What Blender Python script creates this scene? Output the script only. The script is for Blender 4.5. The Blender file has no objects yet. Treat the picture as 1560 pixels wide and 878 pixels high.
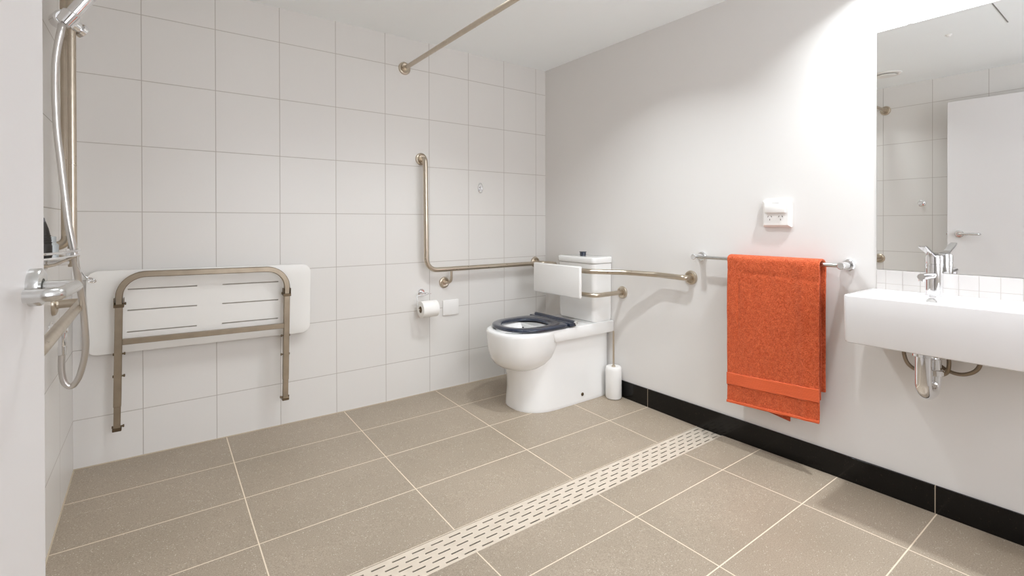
import bpy, bmesh, math, random
from mathutils import Vector, Matrix, noise
random.seed(4)
PI = math.pi
sc = bpy.context.scene
COL = sc.collection

# ------------------------------------------------------------------ helpers
def link(name, me, mats, parent=None, sharp=35, smooth=True):
    o = bpy.data.objects.new(name, me)
    COL.objects.link(o)
    for m in (mats if isinstance(mats, (list, tuple)) else [mats]):
        me.materials.append(m)
    if smooth:
        me.polygons.foreach_set('use_smooth', [True] * len(me.polygons))
        me.set_sharp_from_angle(angle=math.radians(sharp))
    if parent:
        o.parent = parent
    return o

def obj(name, bm, mats, parent=None, sharp=35, smooth=True):
    bmesh.ops.recalc_face_normals(bm, faces=bm.faces)
    me = bpy.data.meshes.new(name)
    bm.to_mesh(me); bm.free()
    return link(name, me, mats, parent, sharp, smooth)

def thing(name, label, cat, loc=(0, 0, 0), group=None):
    o = bpy.data.objects.new(name, None); COL.objects.link(o)
    o.location = loc; o.empty_display_size = .05
    return tag(o, label, cat, group)

def tag(o, label, cat, group=None):
    o['label'] = label; o['category'] = cat
    if group: o['group'] = group
    return o

def struct(name, bm, m, label=None, cat=None, parent=None, sharp=35):
    o = obj(name, bm, m, parent, sharp)
    if parent is None:
        o['kind'] = 'structure'
        if label: o['label'] = label; o['category'] = cat
    return o

def NB(): return bmesh.new()

def add_box(bm, a, b, bevel=0, seg=2, mat=0):
    c = [(a[i] + b[i]) / 2 for i in range(3)]; s = [abs(b[i] - a[i]) for i in range(3)]
    r = bmesh.ops.create_cube(bm, size=1, matrix=Matrix.Translation(c) @ Matrix.Diagonal((*s, 1)))
    fs = set(f for v in r['verts'] for f in v.link_faces)
    if bevel:
        es = list(set(e for v in r['verts'] for e in v.link_edges))
        q = bmesh.ops.bevel(bm, geom=es, offset=bevel, segments=seg, affect='EDGES', profile=.5)
        fs = set(f for v in q['verts'] for f in v.link_faces) | set(q['faces'])
    for f in fs: f.material_index = mat
    return bm

def frame_of(t, up=None):
    t = t.normalized()
    if up is None: up = Vector((0, 0, 1)) if abs(t.z) < .9 else Vector((1, 0, 0))
    a = t.cross(up).normalized(); b = a.cross(t).normalized()
    return a, b

def add_rings(bm, rings, cap=True, closed=False, mat=0):
    vs = [[bm.verts.new(p) for p in r] for r in rings]
    n = len(vs[0]); m = len(vs)
    for i in range(m if closed else m - 1):
        A, B = vs[i], vs[(i + 1) % m]
        for k in range(n):
            f = bm.faces.new((A[k], A[(k + 1) % n], B[(k + 1) % n], B[k])); f.material_index = mat
    if cap and not closed:
        for r in (vs[0], vs[-1]):
            try: f = bm.faces.new(r); f.material_index = mat
            except ValueError: pass
    return vs

def add_tube(bm, pts, r, seg=16, cap=True, mat=0):
    pts = [Vector(p) for p in pts]; n = len(pts)
    T = []
    for i in range(n):
        a = pts[max(0, i - 1)]; b = pts[min(n - 1, i + 1)]; T.append((b - a).normalized())
    a, b = frame_of(T[0]); rings = []
    for i in range(n):
        if i:
            q = T[i - 1].rotation_difference(T[i]); a = q @ a; b = q @ b
        rr = r[i] if isinstance(r, (list, tuple)) else r
        rings.append([pts[i] + a * math.cos(2 * PI * k / seg) * rr + b * math.sin(2 * PI * k / seg) * rr for k in range(seg)])
    add_rings(bm, rings, cap, mat=mat); return bm

def add_sweep(bm, pts, w, h, up, ch=.003):
    """rectangular tube along a planar path, 'up' is the plane normal; w in plane, h along up"""
    pts = [Vector(p) for p in pts]; n = len(pts); up = Vector(up).normalized(); rings = []
    prof = []
    for sx, sy in ((1, 1), (-1, 1), (-1, -1), (1, -1)):
        c = [(sx * (w / 2), sy * (h / 2 - ch)), (sx * (w / 2 - ch), sy * (h / 2))]
        prof += c if sx * sy > 0 else c[::-1]
    for i in range(n):
        if 0 < i < n - 1:
            t1 = (pts[i] - pts[i - 1]).normalized(); t2 = (pts[i + 1] - pts[i]).normalized(); t = (t1 + t2).normalized()
        else: t = (pts[min(i + 1, n - 1)] - pts[max(i - 1, 0)]).normalized()
        s = t.cross(up).normalized()
        rings.append([pts[i] + s * p + up * q for p, q in prof])
    add_rings(bm, rings); return bm

def fillet(pts, r, seg=8):
    pts = [Vector(p) for p in pts]; out = [pts[0]]
    for i in range(1, len(pts) - 1):
        rr = r[i - 1] if isinstance(r, (list, tuple)) else r
        p = pts[i]; a = pts[i - 1] - p; b = pts[i + 1] - p
        ang = a.angle(b)
        if ang > PI - .02 or rr <= 0: out.append(p); continue
        d = min(rr / math.tan(ang / 2), a.length * .49, b.length * .49)
        a.normalize(); b.normalize(); rad = d * math.tan(ang / 2)
        c = p + (a + b).normalized() * (rad / math.sin(ang / 2))
        s = p + a * d - c; e = p + b * d - c
        tot = s.angle(e); ax = s.cross(e).normalized()
        for k in range(seg + 1):
            out.append(c + Matrix.Rotation(tot * k / seg, 3, ax) @ s)
    out.append(pts[-1]); return out

def spline(pts, per=8):
    P = [Vector(p) for p in pts]; P = [P[0] * 2 - P[1]] + P + [P[-1] * 2 - P[-2]]; out = []
    for i in range(1, len(P) - 2):
        for k in range(per):
            t = k / per
            out.append(.5 * ((2 * P[i]) + (P[i + 1] - P[i - 1]) * t + (2 * P[i - 1] - 5 * P[i] + 4 * P[i + 1] - P[i + 2]) * t * t + (3 * P[i] - P[i - 1] - 3 * P[i + 1] + P[i + 2]) * t ** 3))
    out.append(P[-2]); return out

def add_lathe(bm, base, axis, prof, seg=32, mat=0):
    """prof = list of (distance along axis, radius)"""
    base = Vector(base); ax = Vector(axis).normalized(); a, b = frame_of(ax); rings = []
    for d, r in prof:
        r = max(r, 1e-5)
        rings.append([base + ax * d + (a * math.cos(2 * PI * k / seg) + b * math.sin(2 * PI * k / seg)) * r for k in range(seg)])
    add_rings(bm, rings, True, mat=mat); return bm

def rrect(x0, x1, y0, y1, z, r, n=6):
    out = []
    for cx, cy, a0 in ((x1 - r, y1 - r, 0), (x0 + r, y1 - r, 90), (x0 + r, y0 + r, 180), (x1 - r, y0 + r, 270)):
        for k in range(n + 1):
            a = math.radians(a0 + 90 * k / n); out.append(Vector((cx + r * math.cos(a), cy + r * math.sin(a), z)))
    return out

# ------------------------------------------------------------------ materials
def srgb(r, g, b):
    f = lambda c: (c / 255 / 12.92) if c / 255 <= .04045 else ((c / 255 + .055) / 1.055) ** 2.4
    return (f(r), f(g), f(b), 1)

class Mat:
    def __init__(s, name, col=(.8, .8, .8, 1), rough=.5, metal=0, spec=.5, coat=0):
        s.m = bpy.data.materials.new(name); s.m.use_nodes = True; s.nt = s.m.node_tree
        s.b = s.nt.nodes['Principled BSDF']
        s.b.inputs['Base Color'].default_value = col; s.b.inputs['Roughness'].default_value = rough
        s.b.inputs['Metallic'].default_value = metal; s.b.inputs['Specular IOR Level'].default_value = spec
        s.b.inputs['Coat Weight'].default_value = coat; s.b.inputs['Coat Roughness'].default_value = .06
    def n(s, t, **kw):
        x = s.nt.nodes.new(t)
        for k, v in kw.items():
            if hasattr(x, k): setattr(x, k, v)
            else: x.inputs[k].default_value = v
        return x
    def l(s, a, b): s.nt.links.new(a, b)
    def math(s, op, a, b=None, c=None):
        x = s.nt.nodes.new('ShaderNodeMath'); x.operation = op
        for i, v in enumerate((a, b, c)):
            if v is None: continue
            if hasattr(v, 'links'): s.l(v, x.inputs[i])
            else: x.inputs[i].default_value = v
        return x.outputs[0]
    def mix(s, f, a, b):
        x = s.nt.nodes.new('ShaderNodeMix'); x.data_type = 'RGBA'
        for i, v in ((0, f), (6, a), (7, b)):
            if hasattr(v, 'links'): s.l(v, x.inputs[i])
            else: x.inputs[i].default_value = v
        return x.outputs[2]
    def pos(s):
        g = s.n('ShaderNodeTexCoord'); return g.outputs['Object']
    def noise(s, scale, detail=3, vec=None, rough=.5):
        x = s.n('ShaderNodeTexNoise'); x.inputs['Scale'].default_value = scale; x.inputs['Detail'].default_value = detail
        x.inputs['Roughness'].default_value = rough
        s.l(vec if vec is not None else s.pos(), x.inputs['Vector']); return x.outputs['Fac']
    def ramp(s, f, p0, p1, c0=(0, 0, 0, 1), c1=(1, 1, 1, 1)):
        x = s.n('ShaderNodeMapRange'); s.l(f, x.inputs[0]); x.inputs[1].default_value = p0; x.inputs[2].default_value = p1
        x.clamp = True; return x.outputs[0]
    def bump(s, h, strength=.2, dist=.002):
        x = s.n('ShaderNodeBump'); x.inputs['Strength'].default_value = strength; x.inputs['Distance'].default_value = dist
        s.l(h, x.inputs['Height']); s.l(x.outputs[0], s.b.inputs['Normal'])
    def grid(s, axes, width):
        """mask (1 on grout) for [(axis, origin, pitch), ...] in object space"""
        sep = s.n('ShaderNodeSeparateXYZ'); s.l(s.pos(), sep.inputs[0]); m = None
        for ax, o, p in axes:
            d = s.math('PINGPONG', s.math('ADD', s.math('SUBTRACT', sep.outputs[ax], o), 100 * p), p / 2)
            g = s.ramp(d, width * .5 + .0006, width * .5 - .0006)
            m = g if m is None else s.math('MAXIMUM', m, g)
        return m

def plain(name, col, rough=.5, metal=0, spec=.5, coat=0, var=0, vscale=20, bump=0):
    M = Mat(name, col, rough, metal, spec, coat)
    if var:
        n = M.noise(vscale, 4)
        c2 = tuple(max(0, c * (1 - var)) for c in col[:3]) + (1,)
        M.l(M.mix(M.ramp(n, .3, .7), col, c2), M.b.inputs['Base Color'])
        r = M.math('ADD', M.math('MULTIPLY', n, rough * .4), rough * .8); M.l(r, M.b.inputs['Roughness'])
    if bump: M.bump(M.noise(vscale * 8, 3), bump, .001)
    return M.m

def tiled(name, axes, tile, grout, width, rough=.35, var=.03, bump=.5):
    M = Mat(name, tile, rough)
    g = M.grid(axes, width)
    n = M.noise(3.0, 2)
    c2 = tuple(c * (1 - var) for c in tile[:3]) + (1,)
    t = M.mix(n, tile, c2)
    M.l(M.mix(g, t, grout), M.b.inputs['Base Color'])
    M.l(M.math('ADD', M.math('MULTIPLY', g, .5), rough), M.b.inputs['Roughness'])
    M.bump(M.math('SUBTRACT', M.math('MULTIPLY', M.noise(6, 1), .05), g), bump, .0012)
    return M.m

TH = .311
TILE = srgb(226, 223, 219); GROUT = srgb(186, 179, 172)
m_tileA = tiled('tile_back', [(0, -.0534, .3), (2, 1.1864, TH)], TILE, GROUT, .0032)
m_tileC = tiled('tile_left', [(1, 1.181, .3365), (2, 1.1864, TH)], TILE, GROUT, .0032)
m_splash = tiled('splash_tile', [(1, .7059, .0566), (2, .875, .0566)], srgb(216, 212, 209), srgb(188, 181, 176), .002, .2)
m_paint = plain('wall_paint', srgb(227, 224, 221), .55, var=.015, vscale=3)
m_ceil = plain('ceiling_paint', srgb(251, 254, 255), .8, var=.01, vscale=3)
m_doorp = plain('door_paint', srgb(222, 219, 218), .45, var=.01, vscale=3)

def floor_mat(name, y0, py):
    M = Mat(name, rough=.5)
    g = M.grid([(0, .2885, .5997), (1, y0, py)], .0042)
    base = M.mix(M.ramp(M.noise(2.2, 3), .3, .7), srgb(172, 157, 139), srgb(160, 146, 128))
    fine = M.noise(260, 2)
    base = M.mix(M.math('MULTIPLY', M.ramp(fine, .42, .62), .42), base, srgb(112, 101, 87))
    v = M.n('ShaderNodeTexVoronoi'); v.inputs['Scale'].default_value = 120; M.l(M.pos(), v.inputs['Vector'])
    spk = M.ramp(v.outputs['Distance'], .24, .12)
    sel = M.ramp(M.noise(37, 2), .48, .56)
    base = M.mix(M.math('MULTIPLY', M.math('MULTIPLY', spk, sel), .75), base, srgb(222, 214, 200))
    M.l(M.mix(g, base, srgb(226, 210, 188)), M.b.inputs['Base Color'])
    M.l(M.math('ADD', M.math('MULTIPLY', g, .2), .42), M.b.inputs['Roughness'])
    M.bump(M.math('SUBTRACT', M.math('MULTIPLY', fine, .15), g), .35, .0012)
    return M.m
m_floorA = floor_mat('floor_tile_back', 1.909, .3365)
m_floorB = floor_mat('floor_tile_front', 1.221, .340)

def steel(name, col, rough, var=.12, vs=40):
    M = Mat(name, col, rough, 1)
    n = M.noise(vs, 4)
    c2 = tuple(c * (1 - var) for c in col[:3]) + (1,)
    M.l(M.mix(n, col, c2), M.b.inputs['Base Color'])
    M.l(M.math('ADD', M.math('MULTIPLY', n, rough * .5), rough * .75), M.b.inputs['Roughness'])
    return M.m
m_steel = steel('satin_stainless', srgb(205, 193, 176), .30)
m_frame = steel('stained_stainless', srgb(178, 164, 145), .36, .35, 18)
m_chrome = steel('chrome', (.86, .86, .87, 1), .07, .02)
m_satin = steel('satin_chrome', srgb(214, 214, 212), .24, .05)
m_hose = steel('shower_hose_metal', srgb(212, 208, 204), .30, .05, 6)
m_braid = steel('braided_hose', srgb(165, 148, 128), .4, .45, 600)
m_dark = plain('dark_void', srgb(40, 34, 28), .7)
m_bolt = steel('bolt_metal', srgb(120, 104, 84), .4, .3)
m_ceramic = plain('white_ceramic', srgb(238, 237, 235), .12, spec=.5, coat=.4)
m_basin = plain('white_basin_ceramic', srgb(230, 227, 226), .15, spec=.5, coat=.3)
m_navy = plain('navy_plastic', srgb(28, 38, 58), .16, spec=.6, coat=.5)
m_white = plain('white_plastic', srgb(238, 236, 233), .35)
m_board = plain('white_seat_board', srgb(236, 234, 230), .35, var=.01, vscale=6)
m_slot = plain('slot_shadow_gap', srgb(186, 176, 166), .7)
m_paper = plain('toilet_paper', srgb(244, 242, 238), .9, bump=.3, vscale=80)
m_card = plain('cardboard_core', srgb(168, 150, 130), .9)
m_black = plain('black_bottle_plastic', srgb(34, 28, 22), .5)
m_clear = plain('pale_plastic', srgb(186, 190, 190), .3)
M = Mat('mirror_silver', (.93, .94, .935, 1), .0, 1); m_mirror = M.m
m_mirror_edge = plain('mirror_edge_glass', srgb(190, 205, 200), .1)
def granite():
    M = Mat('black_granite', srgb(14, 12, 10), .12, 0, .3)
    v = M.n('ShaderNodeTexVoronoi'); v.inputs['Scale'].default_value = 150; M.l(M.pos(), v.inputs['Vector'])
    spk = M.ramp(v.outputs['Distance'], .2, .08); sel = M.ramp(M.noise(60, 2), .5, .62)
    c = M.mix(M.math('MULTIPLY', M.math('MULTIPLY', spk, sel), .5), srgb(13, 11, 10), srgb(120, 104, 82))
    g = M.grid([(1, .546, 1.3645)], .003)
    M.l(M.mix(g, c, srgb(168, 154, 136)), M.b.inputs['Base Color']); return M.m
m_granite = granite()
def drainmat():
    M = Mat('drain_plate_metal', srgb(206, 192, 174), .42, .35)
    n = M.noise(14, 4); M.l(M.mix(n, srgb(232, 220, 204), srgb(214, 200, 182)), M.b.inputs['Base Color']); return M.m
m_drain = drainmat()
def towelmat(name, a, b, ribs=False):
    M = Mat(name, a, .95, spec=.15)
    M.b.inputs['Sheen Weight'].default_value = .35
    M.b.inputs['Sheen Tint'].default_value = (1, .62, .48, 1)
    if ribs:
        sep = M.n('ShaderNodeSeparateXYZ'); M.l(M.pos(), sep.inputs[0])
        h = M.math('PINGPONG', M.math('ADD', sep.outputs[2], 10.), .0035)
        h = M.math('MULTIPLY', h, 280.)
        M.l(M.mix(h, b, a), M.b.inputs['Base Color']); M.bump(h, .5, .002)
    else:
        n = M.noise(190, 4, rough=.7); n2 = M.noise(60, 2)
        h = M.math('ADD', n, M.math('MULTIPLY', n2, .35))
        M.l(M.mix(M.ramp(h, .45, .88), b, a), M.b.inputs['Base Color']); M.bump(h, 1.0, .009)
    return M.m
m_towel = towelmat('orange_terry', srgb(248, 124, 76), srgb(194, 58, 12))
m_band = towelmat('orange_woven_band', srgb(240, 120, 80), srgb(206, 80, 36), True)
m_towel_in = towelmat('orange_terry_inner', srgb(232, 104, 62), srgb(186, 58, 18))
def lens():
    M = Mat('lamp_lens', (1, 1, 1, 1), .5); M.b.inputs['Emission Color'].default_value = (1, .96, .9, 1)
    M.b.inputs['Emission Strength'].default_value = 6; return M.m
m_lens = lens()

# ------------------------------------------------------------------ room shell
XL, XR, YB, YF, ZC = -.301, 2.4413, 2.8901, -1.25, 2.308
DR0, DR1, DRH = -.80, .10, 2.10            # doorway in the left wall

def zf(x, y):
    pts = [(2.8901, .020), (2.13, .001), (1.576, -.009), (1.42, -.006), (1.2, -.003), (.9, 0), (YF, 0)]
    z = 0
    for (ya, za), (yb, zb) in zip(pts, pts[1:]):
        if yb <= y <= ya: z = zb + (za - zb) * (y - yb) / (ya - yb); break
    k = max(0, min(1, (1.0 - x) / 1.3)) * max(0, min(1, (y - 1.9) / .99))
    return z + .015 * k

bm = NB()
def floor_patch(bm, y0, y1, mat, x0=XL, x1=XR, nx=16, ny=14):
    V = [[bm.verts.new((x0 + (x1 - x0) * i / nx, y0 + (y1 - y0) * j / ny, zf(x0 + (x1 - x0) * i / nx, y0 + (y1 - y0) * j / ny))) for i in range(nx + 1)] for j in range(ny + 1)]
    for j in range(ny):
        for i in range(nx):
            bm.faces.new((V[j][i], V[j][i + 1], V[j + 1][i + 1], V[j + 1][i])).material_index = mat
floor_patch(bm, 1.576, YB, 0)
floor_patch(bm, YF, 1.421, 1)
add_box(bm, (XL, YF, -.12), (XR, YB, -.06), mat=1)      # slab under the tiles and the channel
struct('floor', bm, [m_floorA, m_floorB], 'grey-beige speckled floor tiles with pale grout', 'floor', sharp=60)

T = .1
bm = NB(); add_box(bm, (XL - T, YB, -.12), (XR + T, YB + T, ZC + T)); struct('wall_back', bm, m_tileA, 'white square-tiled wall behind the toilet and shower seat', 'wall')
bm = NB(); add_box(bm, (XR, YF, -.12), (XR + T, YB, ZC + T)); struct('wall_right', bm, m_paint, 'white painted wall with basin, mirror and towel rail', 'wall')
bm = NB()
add_box(bm, (XL - T, DR1, -.12), (XL, YB, ZC + T)); add_box(bm, (XL - T, YF, -.12), (XL, DR0, ZC + T)); add_box(bm, (XL - T, DR0, DRH), (XL, DR1, ZC + T))
struct('wall_left', bm, m_tileC, 'white tiled wall with the shower rails, behind the open door', 'wall')
bm = NB(); add_box(bm, (XL - T, YF - T, -.12), (XR + T, YF, ZC + T)); struct('wall_front', bm, m_paint, 'plain painted wall behind the viewer', 'wall')
bm = NB(); add_box(bm, (XL - T, YF - T, ZC), (XR + T, YB + T, ZC + T)); struct('ceiling', bm, m_ceil, 'flat white ceiling', 'ceiling')
bm = NB(); add_box(bm, (-1.5, YF - T, -.12), (XL - T, YB, 0)); add_box(bm, (-1.6, YF - T, -.12), (-1.5, YB, ZC + T)); add_box(bm, (-1.6, YF - T, ZC), (XL - T, YB, ZC + T))
add_box(bm, (-1.6, YB, -.12), (XL - T, YB + T, ZC + T)); add_box(bm, (-1.6, YF - 2 * T, -.12), (XL - T, YF - T, ZC + T))
struct('wall_hallway', bm, m_paint, 'plain hallway outside the open door', 'wall')
# door frame
bm = NB()
for y in (DR0 - .05, DR1 - .012): add_box(bm, (XL - T - .012, y, 0), (XL + .012, y + .062, DRH + .05), .003)
add_box(bm, (XL - T - .012, DR0 - .05, DRH - .012), (XL + .012, DR1 + .05, DRH + .05), .003)
struct('trim_1', bm, m_doorp, 'white door frame of the doorway', 'door frame')
# skirting
bm = NB()
add_box(bm, (XR - .011, YF, -.012), (XR, YB - .001, .107), .0015, 1)
struct('baseboard_right', bm, m_granite, 'glossy black stone skirting tiles along the painted wall', 'skirting')
# grout bead at the foot of the tiled walls
bm = NB()
N = 20
for (p0, p1, nrm) in (((XL, YB), (XR, YB), (0, -1)), ((XL, DR1 + .06), (XL, YB), (1, 0))):
    pts = []
    for i in range(N + 1):
        x = p0[0] + (p1[0] - p0[0]) * i / N; y = p0[1] + (p1[1] - p0[1]) * i / N
        pts.append((x + nrm[0] * .001, y + nrm[1] * .001, zf(x, min(y, YB)) + .0005))
    add_tube(bm, pts, .0035, 8)
struct('trim_2', bm, plain('floor_edge_sealant', srgb(188, 174, 152), .6), 'thin beige sealant line at the foot of the tiled walls', 'sealant')

# ------------------------------------------------------------------ door (open, hinged on the left wall)
HX, HY = -.2105, .13
ang = math.atan2(1.0545 - HY, -.143 - HX); LEN = math.hypot(1.0545 - HY, -.143 - HX)
bm = NB(); add_box(bm, (0, 0, .012), (LEN, .038, 2.07), .0015, 1)
door = struct('door_1', bm, m_doorp, 'white door standing open at the left edge', 'door')
door.location = (HX, HY, 0); door.rotation_euler = (0, 0, ang)
S0, HZ = .857, 1.0375
bm = NB(); add_lathe(bm, (S0, 0, HZ), (0, -1, 0), [(0, .0275), (.0115, .0275), (.0135, .0262), (.014, .024), (.014, .0125), (.010, .0123)], 40)
h = obj('door_handle', bm, m_satin, door); h['label'] = 'satin chrome round rose with lever'
bm = NB()
add_tube(bm, fillet([(S0, -.009, HZ), (S0, -.052, HZ), (S0 - .118, -.052, HZ), (S0 - .118, -.020, HZ)], [.016, .016], 10), .0086, 20)
obj('lever', bm, m_satin, h)
bm = NB(); add_box(bm, (LEN - .0005, .010, HZ - .07), (LEN + .0012, .028, HZ + .07), .0004, 1); add_box(bm, (LEN, .013, HZ - .008), (LEN + .009, .025, HZ + .008), .002)
obj('latch_plate', bm, m_satin, door)
for z in (.22, 1.05, 1.86):
    bm = NB(); add_lathe(bm, (-.006, .044, z - .045), (0, 0, 1), [(0, .006), (.09, .006)], 16); add_box(bm, (-.03, .036, z - .045), (.03, .0385, z + .045))
    obj('hinge', bm, m_satin, door)

# ------------------------------------------------------------------ linear floor drain
dr = thing('linear_floor_drain', 'long slotted metal floor drain running from the black skirting', 'drain', (1.2, 1.4985, -.008))
L0 = Vector((-1.2, -1.4985, .008))
def dz(y): return -.008 + (y - 1.421) / .155 * -.001
bm = NB()
rows = [1.549, 1.5215, 1.494, 1.467, 1.4395]
xa, xb = -.27, 2.4275; sw = .006
ys = [1.4265]
for r in rows[::-1]: ys += [r - sw / 2, r + sw / 2]
ys.append(1.5705)
def quad(bm, x0, x1, y0, y1, z0, z1):
    add_box(bm, (x0, y0, z0), (x1, y1, z1))
zt, zb = -.0085, -.0115
for i in range(0, len(ys), 2): quad(bm, xa, xb, ys[i], ys[i + 1], zb, zt)
for ri, r in enumerate(rows):
    off = .850 if ri % 2 == 0 else .886
    k = math.floor((xa - off) / .072); x = xa
    while True:
        s = off + k * .072; e = s + .047
        if s > x: quad(bm, x, min(s, xb), r - sw / 2, r + sw / 2, zb, zt)
        x = max(x, e); k += 1
        if x >= xb or off + k * .072 >= xb:
            if x < xb: quad(bm, x, xb, r - sw / 2, r + sw / 2, zb, zt)
            break
bm.transform(Matrix.Translation(L0))
obj('grate', bm, m_drain, dr, smooth=False)
bm = NB()
add_box(bm, (xa - .004, 1.4215, -.05), (xb + .002, 1.4245, -.006), .0005, 1); add_box(bm, (xa - .004, 1.5725, -.05), (xb + .002, 1.5755, -.0065), .0005, 1)
add_box(bm, (xa - .004, 1.4215, -.05), (xb + .002, 1.5755, -.046))
bm.transform(Matrix.Translation(L0)); o = obj('channel', bm, m_drain, dr)
bm = NB(); add_box(bm, (xa, 1.4247, -.0459), (xb, 1.5723, -.040)); bm.transform(Matrix.Translation(L0)); obj('channel_floor', bm, m_dark, dr)

# ------------------------------------------------------------------ rails
def flange(bm, base, axis, R=.040, hh=.013, neck=.018):
    add_lathe(bm, base, axis, [(0, R), (hh * .35, R), (hh * .75, R * .93), (hh, R * .74), (hh * .8, R * .62), (hh * .8, neck), (hh + .004, neck * .93), (hh + .004, .001)], 36)

gr = thing('toilet_grab_rail', 'long bent stainless grab rail from the tiled wall around the cistern onto the painted wall', 'grab rail', (1.4, YB, .827))
R0 = Matrix.Translation(Vector((-1.4, -YB, -.827)))
yr = YB - .058; RR = .0155
path = fillet([(1.388, YB - .004, 1.545), (1.388 + .002, yr, 1.545), (1.397, yr, .827), (2.383, yr, .827), (2.383, 2.70, .827), (2.172, 2.60, .827), (2.172, 2.150, .827), (2.318, 1.99, .825), (2.383, 1.80, .823), (2.383, 1.616, .820), (XR - .004, 1.616, .819)],
              [.032, .075, .05, .06, .06, .05, .09, .12, .035], 10)
# fix: the last two corners are the turn into the wall flange
bm = NB(); add_tube(bm, path, RR, 20); bm.transform(R0); obj('rail_tube', bm, m_steel, gr)
for b, a in (((1.388, YB, 1.545), (0, -1, 0)), ((2.335, YB, .832), (0, -1, 0)), ((XR, 1.616, .819), (-1, 0, 0))):
    bm = NB(); flange(bm, b, a); bm.transform(R0); obj('wall_flange', bm, m_steel, gr)
bm = NB(); add_tube(bm, [(2.335, YB - .01, .832), (2.335, yr + .004, .829)], .011, 16); bm.transform(R0); obj('support_post', bm, m_steel, gr)
bm = NB(); add_tube(bm, fillet([(1.577, yr, .82), (1.577, yr, .735), (1.553, YB - .004, .733)], [.03], 8), .0085, 14); bm.transform(R0); obj('support_post', bm, m_steel, gr)
bm = NB(); flange(bm, (1.553, YB, .733), (0, -1, 0), .037, .012, .012); bm.transform(R0); obj('wall_flange', bm, m_steel, gr)

bk = thing('back_support_rail', 'white rectangular backrest pad held on a steel rail in front of the cistern', 'backrest', (2.17, 2.39, .675))
B0 = Matrix.Translation(Vector((-2.17, -2.39, -.675)))
bm = NB(); add_box(bm, (2.105, 2.168, .658), (2.128, 2.622, .858), .008, 3); bm.transform(B0); obj('pad', bm, m_white, bk)
bm = NB(); add_tube(bm, fillet([(XR - .004, 2.118, .678), (2.178, 2.118, .678), (2.178, 2.705, .678), (XR - .004, 2.705, .678)], [.05, .05], 12), .0145, 20); bm.transform(B0); obj('rail_tube', bm, m_steel, bk)
for y in (2.118, 2.705):
    bm = NB(); flange(bm, (XR, y, .678), (-1, 0, 0), .040); bm.transform(B0); obj('wall_flange', bm, m_steel, bk)
for y in (2.28, 2.50):
    bm = NB(); add_box(bm, (2.128, y - .02, .668), (2.165, y + .02, .84), .002); bm.transform(B0); obj('bracket', bm, m_steel, bk)

cr = thing('shower_curtain_rail', 'thin steel shower curtain rail just under the ceiling', 'curtain rail', (1.274, YB, 2.112))
C0 = Matrix.Translation(Vector((-1.274, -YB, -2.112)))
bm = NB(); add_tube(bm, fillet([(1.274, YB - .003, 2.112), (1.274, 1.501, 2.112), (XL + .003, 1.501, 2.1085)], [.16], 14), .0135, 18); bm.transform(C0); obj('rail_tube', bm, m_steel, cr)
for b, a in (((1.274, YB, 2.112), (0, -1, 0)), ((XL, 1.501, 2.1085), (1, 0, 0))):
    bm = NB(); flange(bm, b, a, .040, .014, .016); bm.transform(C0); obj('wall_flange', bm, m_steel, cr)

# shower side rails on the left wall
hr = thing('shower_grab_rail', 'horizontal stainless grab rail low on the tiled wall beside the door', 'grab rail', (XL, 2.38, .84))
H0 = Matrix.Translation(Vector((-XL, -2.38, -.84)))
bm = NB(); add_tube(bm, fillet([(XL + .003, 2.38, .840), (-.222, 2.38, .842), (-.222, 1.543, .832), (XL + .003, 1.543, .812)], [.022, .03], 8), .0155, 20); bm.transform(H0); obj('rail_tube', bm, m_steel, hr)
for y, z in ((2.38, .840), (1.543, .812)):
    bm = NB(); flange(bm, (XL, y, z), (1, 0, 0), .040); bm.transform(H0); obj('wall_flange', bm, m_steel, hr)
vr = thing('vertical_grab_rail', 'upright stainless grab rail curving into the wall behind the soap shelf', 'grab rail', (XL, 2.30, 1.05))
V0 = Matrix.Translation(Vector((-XL, -2.30, -1.05)))
bm = NB(); add_tube(bm, fillet([(XL + .003, 2.30, 1.048), (-.2535, 2.30, 1.060), (-.2535, 2.30, 2.03), (XL + .003, 2.30, 2.03)], [.04, .035], 10), .0150, 20); bm.transform(V0); obj('rail_tube', bm, m_steel, vr)
for z in (1.048, 2.03):
    bm = NB(); flange(bm, (XL, 2.30, z), (1, 0, 0), .038); bm.transform(V0); obj('wall_flange', bm, m_steel, vr)

# shower slide bar, holder, handset, hose
sr = thing('shower_slide_rail', 'thin polished shower riser bar with chrome handset holder', 'shower rail', (-.230, 2.22, 1.0))
S0m = Matrix.Translation(Vector((.230, -2.22, -1.0)))
bm = NB(); add_tube(bm, [(-.230, 2.22, .985), (-.230, 2.22, 2.06)], .0122, 20); bm.transform(S0m); obj('bar', bm, m_steel, sr)
for z in (1.0, 2.04):
    bm = NB(); add_tube(bm, [(XL, 2.22, z), (-.236, 2.22, z)], .010, 14); add_lathe(bm, (XL, 2.22, z), (1, 0, 0), [(0, .022), (.006, .022), (.009, .018), (.009, .005)], 24); bm.transform(S0m); obj('wall_mount', bm, m_chrome, sr)
bm = NB()
ax = Vector((.72, .55, -.42)).normalized(); c0 = Vector((-.238, 2.205, 1.815))
add_lathe(bm, c0, ax, [(0, .014), (.002, .021), (.032, .021), (.034, .015), (.038, .015), (.039, .023), (.052, .023), (.055, .019), (.055, .001)], 28)
bm.transform(S0m); obj('slider_knob', bm, m_chrome, sr)
bm = NB()
hd = Vector((.059, -.004, .097)).normalized()
c1 = Vector((-.229, 2.135, 1.800))
add_lathe(bm, c1 - hd * .024, hd, [(0, .016), (.004, .0235), (.043, .0265), (.048, .0235), (.048, .002)], 28)
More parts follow.
